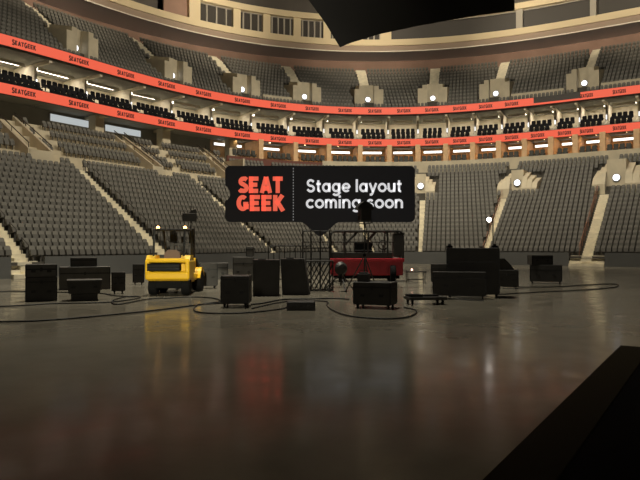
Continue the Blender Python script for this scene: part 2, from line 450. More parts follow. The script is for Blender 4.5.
# ------------------------------------------------------------------ LED ribbons
def ribbon(name, hc, hh, segs, label, logos):
    r = empty(name, P(0, 0, hc - hh / 2), 0, label, 'LED board', 'LED ribbon boards')
    inv = -P(0, 0, hc - hh / 2)
    def shifted(mb): mb.v = [tuple(Vector(v) + inv) for v in mb.v]; return mb
    shifted(sweep(MB(), rect(-.02, .18, hc - hh / 2 - .04, hc + hh / 2 + .04), SA, SB)).build('housing', 'ledoff', r)
    for a, b, k in segs:
        shifted(sweep(MB(), rect(-.06, -.02, hc - hh / 2, hc - hh / 2 + hh * k), a, b)).build('light_panel', 'led', r)
    for px in logos:
        s = sat(px, 0); wpx = 24 if px < 60 else 20 if px < 110 else 17 if px < 180 else 15.5 if px < 300 else 13.5
        wm = 1.18 if px < 110 else 1.28 if px < 230 else 1.32
        kk = math.cos(th(s)) + (px - 320) / F * -math.sin(th(s)); y = P(s, 0).y
        wm = min(2.4, wpx * y / F / max(.35, abs(kk)))
        mb = MB(); word(mb, 'SEATGEEK', -wm / 2, hc - hh * .25, hh * .46, wm, lambda u, v, s=s: P(s + u, -.066, v) + inv, big=(0, 4))
        mb.build('lettering', 'ledtxt', r)
LOGO_L = (23, 78, 125, 166, 203, 242, 278, 312, 345, 375, 404, 432, 460, 486, 512, 538, 565, 587, 620)
LOGO_U = tuple(p for p in LOGO_L if p not in (538, 565))
ribbon('led_ribbon_board', 16.0, .74, [(SA, sat(534, 0), 1), (sat(534, 0), sat(581, 0), .25), (sat(581, 0), SB, 1)], 'orange LED ribbon board along the front of the upper seating tier', LOGO_U)
ribbon('led_ribbon_board', 12.58, .74, [(SA, SB, 1)], 'orange LED ribbon board below the suites and above the lower bowl', LOGO_L)

# ------------------------------------------------------------------ suites between the ribbons
BS = [sat(p, 0) for p in (-35,) + LOGO_L + (655,)]
BND = [(a + b) / 2 for a, b in zip(BS, BS[1:])]
struct(sweep(MB(), rect(.2, 5.4, 12.45, 12.8), SA, SB).build('floor_suite_deck', 'soffit_lt'))
struct(sweep(MB(), rect(1.35, 5.4, 12.8, 13.4), SA, SB).build('floor_suite_riser', 'suite'))
struct(sweep(MB(), rect(.18, 5.4, 15.5, 15.75), SA, SB).build('ceiling_suite', 'soffit_lt'))
struct(sweep(MB(), rect(4.9, 5.1, 12.3, 15.6), SA, SB).build('wall_suite_back', 'suite'))
for i, s in enumerate(BND):
    mb = MB(); sweep(mb, [(2.1, 12.3), (4.9, 12.3), (4.9, 15.5), (2.1, 15.5)], s - .11, s + .11, .3)
    sweep(mb, rect(.2, 2.1, 15.3, 15.5), s - .13, s + .13, .3)
    sweep(mb, [(.9, 12.3), (2.1, 12.3), (2.1, 13.7), (.9, 13.2)], s - .06, s + .06, .3)
    struct(mb.build('wall_suite_partition', 'suite'))
def hbox(name, s, d, h, sx, sy, sz, m, label, cat, group, bevel=.0):
    """lamp: a housing with a lens let into its lit side"""
    e = empty(name, P(s, d, h), th(s), label, cat, group)
    return e
for i in range(len(BND) - 1):
    a, b = BND[i], BND[i + 1]; c = (a + b) / 2
    e = hbox('ceiling_light', c, 3.2, 15.5, 0, 0, 0, None, 'slim ceiling light in the suite above the %s ribbon logo from the left' % ORD[i + 1], 'light', 'suite ceiling lights')
    w = (b - a) * .36
    MB().box(-w, w, -.40, .40, -.03, -.001).box(-w, w, -.43, -.40, -.24, -.001).build('housing', 'suite', e); MB().box(-w + .03, w - .03, -.37, .37, -.038, -.03).build('lens', 'lampw', e)
    e = hbox('wall_sconce', b, 1.99, 14.1, 0, 0, 0, None, 'small bright sconce on the suite partition right of the %s ribbon logo' % ORD[i + 1], 'light', 'suite sconces')
    MB().box(-.07, .07, .02, .11, -.25, .25).build('backplate', 'steel', e)
    MB().box(-.05, .05, -.03, .02, -.22, .22, bev=.02).build('lens', 'lampd', e)
# suite chairs: two rows of black high-backed chairs in each box
def chair_mesh(name, m):
    mb = MB(); mt = Matrix.Translation((0, .14, .42)) @ Matrix.Rotation(R(-8), 4, 'X')
    o = [(-.25, 0), (.25, 0), (.27, .5), (.22, .60), (-.22, .60), (-.27, .5)]
    mb.prism(o, -.05, .05, mt); mb.box(-.25, .25, -.30, .14, .36, .46)
    mb.box(-.31, -.26, -.25, .15, .58, .63); mb.box(.26, .31, -.25, .15, .58, .63)
    mb.box(-.31, -.26, .08, .14, .40, .6); mb.box(.26, .31, .08, .14, .40, .6)
    mb.tube([(0, -.05, 0), (0, -.05, .37)], .05, 6); mb.box(-.22, .22, -.24, .14, 0, .04)
    o = mb.build(name, m); me = o.data; bpy.data.objects.remove(o); return me
ch1 = chair_mesh('suite_chair', 'chair'); ch2 = chair_mesh('box_chair', 'chair2')
rng = random.Random(7)
for i in range(len(BND) - 1):
    a, b = BND[i], BND[i + 1]; L = b - a
    n = max(2, int((L - .45) / .5))
    for rr, (d, h, rt) in enumerate(((.72, 12.8, 'front row'), (1.75, 13.4, 'back row'))):
        for k in range(n):
            o = bpy.data.objects.new('suite_chair', ch1); col.objects.link(o)
            span = .5 * n; s = (a + b) / 2 - span / 2 + span * (k + .5) / n
            o.location = P(s, d + rng.uniform(-.04, .04), h); o.rotation_euler = (0, 0, th(s) + rng.uniform(-.08, .08)); o.scale = (.74, .80, 1.0)
            tag(o, 'black suite chair, %s, %s from left, above the %s lower ribbon logo' % (rt, ORD[k + 1], ORD[i + 1]), 'chair', 'black suite chairs')

# ------------------------------------------------------------------ open boxes below the lower ribbon (right) and concourse (left)
TOPL = 9.35
struct(sweep(MB(), rect(-1.2, -1.0, 8.6, 10.38), sat(322, -1), SB).build('wall_box_parapet', 'beige'))
struct(sweep(MB(), rect(-1.2, -1.0, 8.6, 10.2), SPLIT, sat(322, -1)).build('wall_box_parapet_red', 'redwood'))
struct(sweep(MB(), rect(-1.0, 3.2, 9.2, 10.05), SPLIT, SB).build('floor_boxes', 'soffit_lt'))
struct(sweep(MB(), rect(.2, 7.0, 12.3, 12.44), SA, SB).build('ceiling_boxes', 'soffit_lt'))
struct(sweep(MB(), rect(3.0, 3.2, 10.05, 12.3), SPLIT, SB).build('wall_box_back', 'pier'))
bs2 = [s for s in BND if s > SPLIT + 1]
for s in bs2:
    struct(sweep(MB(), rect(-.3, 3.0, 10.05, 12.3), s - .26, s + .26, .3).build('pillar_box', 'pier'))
bs2 = [SPLIT + .4] + bs2
for j in range(len(bs2) - 1):
    a, b = bs2[j], bs2[j + 1]; c = (a + b) / 2
    lb = LOGO_L[min(range(len(LOGO_L)), key=lambda q: abs(sat(LOGO_L[q], 0) - c))]; ix = LOGO_L.index(lb) + 1
    e = empty('light_strip', P(c, 2.95, 11.72), th(c), 'long white light strip in the box under the %s lower ribbon logo' % ORD[ix], 'light', 'box light strips')
    w = (b - a) / 2 - .45
    MB().box(-w, w, -.10, .04, .05, .34).build('housing', 'steel', e); MB().box(-w + .02, w - .02, -.13, -.10, .07, .31).build('lens', 'strip', e)
    e = empty('ceiling_light', P(c, .9, 12.3), th(c), 'warm ceiling downlight in the box under the %s lower ribbon logo' % ORD[ix], 'light', 'box downlights')
    MB().box(-.5, .5, -.3, .3, -.03, -.001).box(-.5, .5, -.33, -.3, -.19, -.001).build('housing', 'suite', e); MB().box(-.46, .46, -.26, .26, -.038, -.03).build('lens', 'lampwarm', e)
    n = max(2, min(5, int((b - a - .7) / .54)))
    for k in range(n):
        s = c - (n - 1) * .27 + k * .54
        o = bpy.data.objects.new('box_chair', ch2); col.objects.link(o); o.location = P(s, -.5 + rng.uniform(-.05, .05), 10.05); o.rotation_euler = (0, 0, th(s)); o.scale = (.80, .80, 1.0)
        tag(o, 'dark grey box chair, %s from left, below the %s lower ribbon logo' % (ORD[k + 1], ORD[ix]), 'chair', 'dark chairs in the lower boxes')
# concourse behind the banked rows
struct(sweep(MB(), rect(2.7, 2.9, 10.4, 12.3), SA, SPLIT + .5).build('wall_concourse_back', 'soffit_lt'))
for px in (98, 165, 232):
    s = sat(px, 1.2); mb = MB(); sweep(mb, rect(1.0, 1.9, 10.4, 12.3), s - .42, s + .42, .4); sweep(mb, rect(.2, 2.7, 12.1, 12.3), s - .2, s + .2, .4)
    struct(mb.build('pillar_concourse', 'beige'))
for k, (x0, x1) in enumerate(((50, 91), (105, 140))):
    s0, s1 = sat(x0, 2.6), sat(x1, 2.6)
    f = struct(sweep(MB(), rect(2.6, 2.7, 11.4, 12.08), s0 - .08, s1 + .08).build('window_%d' % (k + 1), 'mull'))
    struct(sweep(MB(), rect(2.54, 2.6, 11.48, 12.02), s0, s1).build('pane', 'winlit', f))
struct(sweep(MB(), rect(SPLIT, SPLIT + .2, 0, 0), 0, .1).build('trim_1', 'beige')) if False else None
# end wall where the banked rows meet the boxes
mb = MB(); sweep(mb, rect(-3.9, 2.9, 6.5, 9.6), SPLIT - .1, SPLIT + .1, .2); struct(mb.build('wall_stand_end', 'beige'))

# ------------------------------------------------------------------ upper bowl
up = step_profile(urows, 14.1, .18, 15.9)
struct(sweep(MB(), up, SA, SB + 2, closed=False).build('terrace_upper', 'concrete'))
for n, c in enumerate(UA):
    db, hb = urows[NV]
    struct(sweep(MB(), rect(2.3, db + .3, 16.0, 19.35), c - .55, c + .55, .3).build('wall_vomitory_back', 'beige'))
    for s0, s1, sgn in ((c - 1.5, c - .55, -1), (c + .55, c + 1.5, 1)):
        mb = MB()
        for k in range(2):
            x0 = s0 + (s1 - s0) * k / 2; x1 = s0 + (s1 - s0) * (k + 1) / 2; outer = (k == 0) if sgn < 0 else (k == 1)
            dr = .38 if outer else 0
            sweep(mb, [(1.3, 16.2), (db + .25, 16.2), (db + .25, 19.75 - dr), (1.3, 19.05 - dr)], x0, x1, .3)
        struct(mb.build('wall_vomitory_cheek', 'beige'))
names_u = ['far left', 'first', 'second', 'third', 'fourth', 'fifth', 'sixth', 'seventh', 'eighth', 'far right']
def door_lamp(s, d, h, sc_, label):
    e = empty('doorway_light', P(s, d, h), th(s), label, 'light', 'stair doorway lights')
    MB().lathe([(.05, .05), (.34 * sc_, .05), (.34 * sc_, -.02), (.30 * sc_, -.03)], (0, 0, .4), 'y', 20).build('frame', 'steel', e)
    MB().lathe([(.02, -.16), (.14 * sc_, -.14), (.25 * sc_, -.08), (.29 * sc_, -.031)], (0, 0, .4), 'y', 20).build('lens', 'lampd', e)
for n, c in enumerate(UA):
    if n in (0, 9): continue
    e_d, e_h = 2.24, 17.35
    door_lamp(c, e_d, e_h, .95, 'bright doorway light at the %s upper tier stair opening from the left' % ORD[n])
for (c, a, b, w, l, r), t in zip(VL, ('lower opening just right of the hanging sign', 'lower opening above the bright work lamp', 'lower opening near the right edge')):
    door_lamp(c, rows[a][0] + .88, rows[a][1] + .75, 1.0, 'bright doorway light in the ' + t)
# low parapets at the front of the upper tier, right side
for k, (a, b) in enumerate(((UA[7] + 1.7, UA[8] - 1.7), (UA[8] + 1.7, UA[9] - 1.7), (UA[3] + 1.7, UA[4] - 1.7))):
    struct(sweep(MB(), rect(1.02, 1.14, 16.2, 17.25), a, b).build('wall_platform_parapet', 'beige'))

# back wall, overhanging press level, roof edge
UTOP = urows[-1][1]
struct(sweep(MB(), rect(14.0, 14.3, UTOP - .1, 25.6), SA, SB + 4).build('wall_upper_back', 'brown'))
struct(sweep(MB(), rect(10.0, 14.3, 25.42, 25.6), SA, SB + 4).build('soffit_press', 'soffit'))
struct(sweep(MB(), [(9.98, 25.45), (10.3, 25.45), (10.3, 26.1), (9.8, 26.1)], SA, SB + 4).build('wall_press_fascia', 'fascia'))
struct(sweep(MB(), rect(9.9, 9.98, 25.40, 25.52), SA, SB + 4).build('trim_1', 'trimline'))
struct(sweep(MB(), rect(9.6, 10.7, 26.1, 26.85), SA, SB + 4).build('trim_2', 'sill'))
struct(sweep(MB(), rect(9.7, 10.8, 29.15, 29.85), SA, SB + 4).build('trim_3', 'sill'))
struct(sweep(MB(), rect(10.9, 11.1, 29.8, 40), SA, SB + 4).build('wall_roof_edge', 'roof'))
WS = [sat(p, 10) for p in (198, 236.5, 266.5, 297, 327, 357, 386)]
wk = 0
for a, b in zip(WS, WS[1:]):
    wk += 1
    f = MB(); n = 4 if wk < 3 else 5
    sweep(f, rect(10.25, 10.40, 26.85, 26.93), a, b); sweep(f, rect(10.25, 10.40, 29.07, 29.15), a, b)
    for k in range(1, n): sweep(f, rect(10.25, 10.40, 26.9, 29.1), a + (b - a) * k / n - .06, a + (b - a) * k / n + .06, .2)
    fo = struct(f.build('window_%d' % (2 + wk), 'mull'))
    struct(sweep(MB(), rect(10.42, 10.5, 26.85, 29.15), a, b).build('pane', 'glass', fo))
RS = [sat(p, 10) for p in (386, 520, 594, 700)]
for a, b in zip(RS, RS[1:]):
    wk += 1
    fo = struct(sweep(MB(), rect(10.3, 10.45, 29.05, 29.15), a, b).build('window_%d' % (2 + wk), 'mull'))
    struct(sweep(MB(), rect(10.7, 10.78, 26.85, 29.15), a, b).build('pane', 'ledoff', fo))
for k, s in enumerate(WS[1:] + RS[1:3]):
    w = .32 if k < 5 else .48 if k == 5 else .3
    struct(sweep(MB(), rect(9.9, 10.6, 26.85, 29.15), s - w, s + w, .3).build('pillar_press', 'sill' if k < 6 else 'mull'))
s = WS[0]
struct(sweep(MB(), rect(9.75, 10.8, 26.85, 34), s - .9, s + .1, .3).build('pillar_corner', 'sill'))
struct(sweep(MB(), rect(10.3, 10.5, 26.85, 34), s - 3.0, s - .9, .5).build('wall_press_brown', 'brown'))
struct(sweep(MB(), rect(11.5, 11.7, 26.85, 34), SA, s - 3.0, .8).build('wall_press_recess', 'roof'))

# ------------------------------------------------------------------ black canopy hanging from the roof
yc = 38.
o_ = [at(x, y, yc) for x, y in ((290, -22), (309, 0), (325, 22), (340, 47), (352, 42), (380, 33.5), (420, 25), (450, 19.5), (480, 14.5), (515, 10), (516, -22))]
e = empty('hanging_canopy', (0, yc, 0), 0, 'huge black faceted canopy hanging from the roof above the floor', 'canopy')
n = len(o_)
mb = MB()
front = [(p.x, 0, p.z) for p in o_]; back = [(p.x * 1.1, 4.5, p.z + 2.4) for p in o_]
mb.add(front + back, [tuple(range(n)), tuple(range(2 * n - 1, n - 1, -1))] + [(i, n + i, n + (i + 1) % n, (i + 1) % n) for i in range(n)])
mb.build('shell', 'drape', e)
zt = max(p.z for p in o_)
for x in (o_[0].x + .6, (o_[0].x + o_[-1].x) / 2, o_[-1].x - .6):
    MB().tube([(x, 1, zt - .3), (x, 1, 39.9)], .05, 6).build('hanging_cable', 'steel', e)

# ------------------------------------------------------------------ the hanging ticket-shaped sign
YS = 24.; k_ = YS / F
def sx(px): return (px - 320) * k_
def sz(py): return EYE + (HOR - py) * k_
e = empty('hanging_sign', (0, YS, sz(236)), 0, 'black ticket-shaped sign reading SEAT GEEK Stage layout coming soon', 'sign'); zb = sz(236)
X0, X1, Z0, Z1 = sx(225), sx(415), sz(222), sz(165.7); r = 5 * k_
out = arc(X1 - r, Z1 - r, r, r, 0, 90, 6) + arc(X0 + r, Z1 - r, r, r, 90, 180, 6)
nc = (X0 - 3.2 * k_, sz(193.5)); nr = 8.4 * k_
out += arc(nc[0], nc[1], nr, nr, 66, -66, 12)
out += arc(X0 + r, Z0 + r, r, r, 180, 270, 6)
out += [(sx(301), Z0), (sx(303.5), sz(222.8)), (sx(316), sz(234.2)), (sx(318.5), sz(235.8)), (sx(321.5), sz(235.8)), (sx(324), sz(234.2)), (sx(336.5), sz(222.8)), (sx(339), Z0)]
out += arc(X1 - r, Z0 + r, r, r, 270, 360, 6)
mb = MB(); mb.prism([(x, z - zb) for x, z in out], 0, .16)
# the outline is concave: triangulate its two faces
bo = mb.build('board', 'board', e)
bm = bmesh.new(); bm.from_mesh(bo.data); bmesh.ops.triangulate(bm, faces=[f for f in bm.faces if len(f.verts) > 4]); bm.to_mesh(bo.data); bm.free()
put = lambda u, v: Vector((u, -.012, v - zb))
for txt, x0, x1, yb, yt in (('SEAT', 238.5, 283, 193, 176.5), ('GEEK', 236.5, 284.5, 211, 195)):
    mb = MB(); word(mb, txt, sx(x0), sz(yb), (yb - yt) * k_, (x1 - x0) * k_, put); mb.build('logo_lettering', 'txto', e)
mb = MB()
for j in range(19):
    z = sz(168.5 + j * 2.85); mb.box(sx(293.3) - .018, sx(293.3) + .018, -.012, -.002, z - zb - .024, z - zb + .024)
mb.build('perforation_dots', 'dots', e)
def lc(c):
    """lower-case pen strokes, x-height 1"""
    r = .39
    o = [arc(.5, .5, r, .40, 0, 360, 20)]
    if c == 'o': return o, 1.0
    if c == 'a': return [arc(.47, .5, .36, .40, 0, 360, 20), [(.84, 0), (.84, 1)]], 1.03
    if c == 'g': return [arc(.47, .5, .36, .40, 0, 360, 20), [(.84, 1), (.84, -.05)] + arc(.47, -.05, .37, .28, 0, -150, 10)], 1.03
    if c == 'c': return [arc(.5, .5, r, .40, 42, 318, 18)], .90
    if c == 'e': return [arc(.5, .5, r, .40, 0, 318, 18), [(.12, .48), (.89, .48)]], .97
    if c == 'l': return [[(.14, 0), (.14, 1.42)]], .32
    if c == 'i': return [[(.14, 0), (.14, 1.0)], [(.14, 1.18), (.14, 1.42)]], .32
    if c == 't': return [[(.26, 1.30), (.26, .25)] + arc(.45, .26, .19, .17, 180, 285, 6), [(.02, .9), (.55, .9)]], .60
    if c == 'y': return [[(.08, 1), (.45, .02)], [(.82, 1), (.40, -.12), (.28, -.28), (.08, -.29)]], .92
    if c == 'u': return [[(.13, 1), (.13, .42)] + arc(.46, .42, .33, .33, 180, 360, 10) + [(.79, 1)], [(.79, 1), (.79, 0)]], .97
    if c == 'n': return [[(.13, 0), (.13, 1)], [(.13, .55)] + arc(.46, .58, .33, .33, 170, 0, 10) + [(.79, 0)]], .97
    if c == 'm': return [[(.13, 0), (.13, 1)], [(.13, .58)] + arc(.40, .62, .27, .29, 170, 0, 8) + [(.67, 0)], [(.67, .58)] + arc(.94, .62, .27, .29, 170, 0, 8) + [(1.21, 0)]], 1.40
    if c == 's': return [[(.66, .80)] + arc(.38, .70, .24, .21, 60, 265, 8) + arc(.40, .29, .25, .21, 88, -125, 8) + [(.10, .20)]], .80
    if c == 'S': return [[(.84, 1.12)] + arc(.48, 1.0, .33, .31, 55, 262, 9) + arc(.50, .38, .35, .31, 86, -130, 9) + [(.11, .30)]], 1.0
    return [], .42
def line(txt, x0, x1, ybase, xh):
    adv = [lc(c)[1] + .10 for c in txt]; k = (x1 - x0) * k_ / (sum(adv) - .1); x = sx(x0); mb = MB()
    for c, a in zip(txt, adv):
        for poly in lc(c)[0]: stroke(mb, poly, .255, lambda u, v, x=x: put(x + u * k, sz(ybase) + v * xh * k_))
        x += a * k
    mb.build('lettering', 'txtw', e)
line('Stage layout', 306.5, 402, 192, 9.0)
line('coming soon', 306, 403.5, 208.2, 9.0)

# ------------------------------------------------------------------ floor equipment
def road_case(loc, w, dp, h, rz, label, m='black', lid=.28, castered=True, group='road cases on the floor', name='road_case', handles=True):
    e = empty(name, loc, rz, label, 'case', group); z0 = .09 if castered else 0
    hl = h - z0; zl = z0 + hl * (1 - lid)
    MB().box(-w / 2, w / 2, -dp / 2, dp / 2, z0, zl - .006, bev=.015).build('body', m, e)
    MB().box(-w / 2, w / 2, -dp / 2, dp / 2, zl + .006, h, bev=.015).build('lid', m, e)
    mb = MB(); t = .018
    for x in (-1, 1):
        for y in (-1, 1):
            mb.box(x * w / 2 - (.03 if x > 0 else .006), x * w / 2 + (.006 if x > 0 else .03), y * dp / 2 - (.03 if y > 0 else .006), y * dp / 2 + (.006 if y > 0 else .03), z0 + .02, h - .02)
    mb.box(-w / 2 - .006, w / 2 + .006, -dp / 2 - .006, dp / 2 + .006, zl - .02, zl + .02)
    mb.build('edge_trim', 'steel', e)
    if castered:
        for x in (-1, 1):
            for y in (-1, 1):
                cx, cy = x * (w / 2 - .09), y * (dp / 2 - .09)
                mb = MB(); mb.lathe([(.012, -.02), (.04, -.02), (.04, .02), (.012, .02)], (cx, cy, .04), 'x', 14); mb.box(cx - .03, cx + .03, cy - .03, cy + .03, .06, .095); mb.build('caster', 'rubber', e)
    if handles:
        for x in (-.25, .25):
            MB().box(x * w - .06, x * w + .06, -dp / 2 - .018, -dp / 2, z0 + hl * .35, z0 + hl * .35 + .07, bev=.006).build('handle', 'steel', e)
        MB().box(-.035, .035, -dp / 2 - .016, -dp / 2, zl - .06, zl + .05, bev=.005).build('latch', 'steel', e)
    return e
def px_case(x0, x1, yt, yb, label, depth=None, rz=0., **kw):
    p = Gd((x0 + x1) / 2, yb); s = p.y / F; w = (x1 - x0) * s; h = (yb - yt) * s; dp = depth or w * .7; rz = rz - math.atan2(p.x, p.y)
    return road_case((p.x * (1 + dp / 2 / p.y), p.y + dp / 2, 0), w, dp, h, rz, label, **kw)
px_case(27, 56, 277, 301.5, 'black road case on the floor near the left edge, under a dark lid', castered=False, lid=.2)
p = Gd(41.5, 301.5); s_ = p.y / F
road_case((p.x * 1.016, p.y + .28, (301.5 - 277) * s_ + .004), 29 * s_, .56, 12.5 * s_, -math.atan2(p.x, p.y), 'dark grey case stacked on the black case near the left edge', m='greycase', castered=False, lid=.4)
p = Gd(80, 290); s_ = p.y / F
road_case((p.x, p.y + .5, 0), 48 * s_, .8, 23 * s_, .35, 'wide dark grey case behind the small wedge case at left', m='greycase', castered=False)
road_case((p.x - .05, p.y + .5, 23 * s_ + .005), 25 * s_, .5, 9 * s_, .35, 'small dark case lying on top of the wide grey case at left', m='black2', castered=False, handles=False)
# flared case on a narrow base
p = Gd(80, 301); s_ = p.y / F
e = empty('equipment_chest', (p.x, p.y + .35, 0), .36, 'low black trunk with flared top in front of the wide grey case', 'case', 'road cases on the floor')
MB().box(-.36, .36, -.3, .3, .0, .20, bev=.015).build('base', 'black', e)
MB().prism([(-.42, .21), (.42, .21), (.47, .56), (-.47, .56)], -.36, .36).build('body', 'black', e)
MB().box(-.48, .48, -.37, .37, .56, .60, bev=.01).build('lid', 'greycase', e)
for x in (-.3, .3): MB().box(x - .06, x + .06, -.375, -.35, .36, .43, bev=.006).build('handle', 'steel', e)
px_case(112, 125, 272, 294, 'narrow black case standing alone left of the yellow forklift')
px_case(199, 217, 263, 288.5, 'black case standing close behind the right flank of the forklift', rz=.1)
px_case(206, 228, 263, 279.5, 'far grey case behind the wheeled black case beside the forklift', m='greycase', castered=False, depth=.8)
px_case(133, 144, 264, 285, 'black case half hidden behind the left side of the forklift', m='black')
px_case(222.5, 250.5, 276, 307.5, 'black wheeled rack case in front, between forklift and loudspeakers', depth=.75, rz=-.12, lid=.12)
px_case(233, 254, 257, 281, 'dark grey case behind the wheeled rack case', m='greycase', castered=False)
p = Gd(250, 281); s_ = p.y / F
road_case((p.x * 1.01, p.y + .35, 24 * s_ + .005), 7.5 * s_, .3, 10 * s_, 0, 'little dark box standing on the grey case behind the wheeled rack', m='greycase', castered=False, handles=False)

def speaker_cab(loc, rz, w, h, dp, flare, label):
    e = empty('loudspeaker', loc, rz, label, 'loudspeaker', 'large black loudspeakers')
    o = [(-w / 2, 0), (w / 2 + flare[1], 0), (w / 2 + flare[0], h), (-w / 2 + flare[2], h)]
    MB().prism(o, 0, dp).build('cabinet', 'black2', e)
    g = .05; MB().prism([(-w / 2 + g, g), (w / 2 + flare[1] - g, g), (w / 2 + flare[0] - g, h - g), (-w / 2 + flare[2] + g, h - g)], -.03, -.002).build('grille', 'black', e)
    MB().box(-w / 2 + flare[2] + .15, -w / 2 + flare[2] + .4, dp * .4, dp * .5, h + .001, h + .04, bev=.008).build('handle', 'steel', e)
    for x in (-w / 2 + .08, w / 2 - .08 + flare[1] * .5):
        pass
    return e
p = Gd(266, 296); speaker_cab((p.x, p.y, 0), .05, .82, 1.13, .75, (0.02, 0, 0), 'upright black loudspeaker cabinet, left one of the pair')
p = Gd(292, 295); speaker_cab((p.x + .07, p.y + .1, 0), -.03, .78, 1.15, .8, (-.08, .10, -.05), 'slanted black loudspeaker cabinet, right one of the pair')
px_case(287, 315, 302, 310.5, 'flat black box lying on the floor below the loudspeakers', castered=False, depth=.45, lid=.3)

# large case seen on its corner, with a small box on top
p = Gd(384, 310); s_ = p.y / F
e = road_case((p.x - .16, p.y + .62, 0), .98, .62, .66, R(-22), 'large black trunk seen on its corner in front of the red cart', lid=.22)
o = empty('control_box', (p.x - .45, p.y + .72, .665), R(-15), 'small black control box sitting on the large trunk', 'box')
MB().box(-.15, .15, -.12, .12, 0, .2, bev=.012).build('body', 'black', o); MB().box(-.11, .11, -.09, .09, .2, .235, bev=.008).build('panel', 'steel', o)
MB().tube([(-.1, 0, .22), (-.1, 0, .29), (.1, 0, .29), (.1, 0, .22)], .012, 6).build('handle', 'steel', o)

# low dolly
p = Gd(425, 304); e = empty('equipment_dolly', (p.x, p.y, 0), R(8), 'low black wheeled dolly on the floor beside the crate stack', 'dolly')
MB().box(-.52, .52, -.3, .3, .13, .21, bev=.01).build('deck', 'black', e)
MB().box(-.5, -.12, -.22, .2, .212, .27, bev=.01).build('pad', 'rubber', e); MB().box(-.05, .35, -.1, .2, .212, .25, bev=.01).build('pad', 'rubber', e)
for x in (-.42, .42):
    for y in (-.22, .22):
        mb = MB(); mb.lathe([(.015, -.02), (.055, -.02), (.055, .02), (.015, .02)], (x, y, .055), 'x', 14); mb.box(x - .03, x + .03, y - .03, y + .03, .1, .13); mb.build('caster', 'rubber', e)

# crate stack at the right
px_case(447, 498.5, 248, 297.5, 'tall black crate at the back of the crate stack, right of centre', depth=.9, lid=.3)
px_case(433, 485, 272, 299, 'long low black crate in front of the tall crate', depth=.35, lid=.25)
p = Gd(437, 284); px_case(431, 447, 264, 284, 'small black crate peeking out left of the tall crate', depth=.5)
px_case(497, 518, 270, 289, 'black crate at the right end of the crate stack', depth=.8)
p = Gd(506, 289); s_ = p.y / F
e = empty('monitor_wedge', (p.x - .05, p.y + .4, 19.2 * s_ + .0), 0, 'sloped black monitor wedge lying on the right end crate', 'loudspeaker')
MB().prism([(-.30, 0), (.42, 0), (.30, .12), (.02, .40), (-.22, .40)], -.25, .25).build('cabinet', 'black2', e)
MB().prism([(.33, .13), (.05, .41), (.035, .395), (.315, .115)], -.2, .2).build('grille', 'rubber', e)
Yt = Gd(472, 297.5).y
for px, t in ((449.5, 'left'), (494.5, 'right')):
    q = at(px, 248, Yt + .25); e = empty('clamp_block', (q.x, q.y, 1.53 if False else (297.5 - 248) * Yt / F + .003), 0, 'small black clamp block on the %s corner of the tall crate' % t, 'clamp', 'clamp blocks')
    MB().box(-.09, .09, -.07, .07, 0, .07, bev=.01).build('base', 'rubber', e); MB().box(-.05, .05, -.04, .04, .07, .12, bev=.008).build('jaw', 'steel', e)
q = at(493, 248, Yt + .55); e = empty('work_light', (q.x, q.y, (297.5 - 248) * Yt / F + .003), 0, 'glaring white work lamp on a thin pole above the tall crate', 'lamp')
MB().lathe([(.10, 0), (.10, .02), (.03, .04), (.03, .06)], (0, 0, 0)).build('base', 'steel', e)
MB().tube([(0, 0, .05), (0, 0, .9)], .018, 8).build('pole', 'steel', e)
MB().tube([(0, 0, .88), (-.13, -.02, .88)], .014, 6).build('arm', 'steel', e)
MB().lathe([(.03, .10), (.075, .06), (.085, -.02), (.08, -.03)], (-.14, -.04, .88), 'y', 14).build('lamp_head', 'steel', e)
MB().lathe([(.005, -.055), (.05, -.05), (.07, -.031), (.005, -.031)], (-.14, -.04, .88), 'y', 14).build('lens', 'work', e)
# pair of cases at the right
px_case(530.5, 561, 265, 284, 'black road case on open floor at the right, lower of two', depth=.8, lid=.3)
p = Gd(545.5, 284); s_ = p.y / F
road_case((p.x * 1.01 - .18, p.y + .4, 19 * s_ + .005), 21 * s_, .55, 9.6 * s_, 0, 'black case stacked on the road case at the right', castered=False)

# ---- forklift (rear towards us)
p = Gd(166, 296)
fk = empty('forklift', (p.x, p.y + 1.0, 0), R(1.5), 'yellow forklift with amber beacons, seen from behind', 'forklift')
mb = MB()   # counterweight with a hollow for the vent
o = [(-.68, .50), (.60, .50), (.70, .62), (.70, 1.02), (.60, 1.17), (-.60, 1.17), (-.70, 1.02), (-.70, .62)]
mb.box(-.66, .66, -.85, .1, .46, .78, bev=.05)
mb.box(-.70, .70, -.97, -.2, .50, .76, bev=.06)
mb.box(-.68, .68, -.93, .1, 1.04, 1.17, bev=.05)
mb.box(-.70, -.55, -.95, .1, .66, 1.12, bev=.05); mb.box(.55, .70, -.95, .1, .66, 1.12, bev=.05)
mb.box(-.6, .6, -.70, .2, .6, 1.1)
mb.xprism([(-.93, 1.08), (-.72, 1.27), (-.2, 1.27), (-.2, 1.08)], -.69, -.40); mb.xprism([(-.93, 1.08), (-.72, 1.27), (-.2, 1.27), (-.2, 1.08)], .40, .69)
mb.build('counterweight', 'yellow', fk)
vp_ = MB().box(-.62, .40, -.99, -.72, .79, 1.02).build('vent_recess', 'rubber', fk)
mb = MB(); [mb.box(-.6, .38, -1.0, -.99, .81 + .05 * j, .825 + .05 * j) for j in range(4)]; mb.build('slat', 'steel', vp_)
mb = MB(); mb.box(-.55, .55, .1, 1.15, .35, .62, bev=.03); mb.box(.50, .64, -.2, 1.2, .42, .66, bev=.03); mb.box(-.64, -.50, -.2, 1.2, .42, .66, bev=.03)
mb.box(-.5, .5, -.1, .55, .6, .98, bev=.04); mb.box(-.55, .55, 1.0, 1.15, .5, 1.15, bev=.03)
mb.build('chassis', 'yellow', fk)
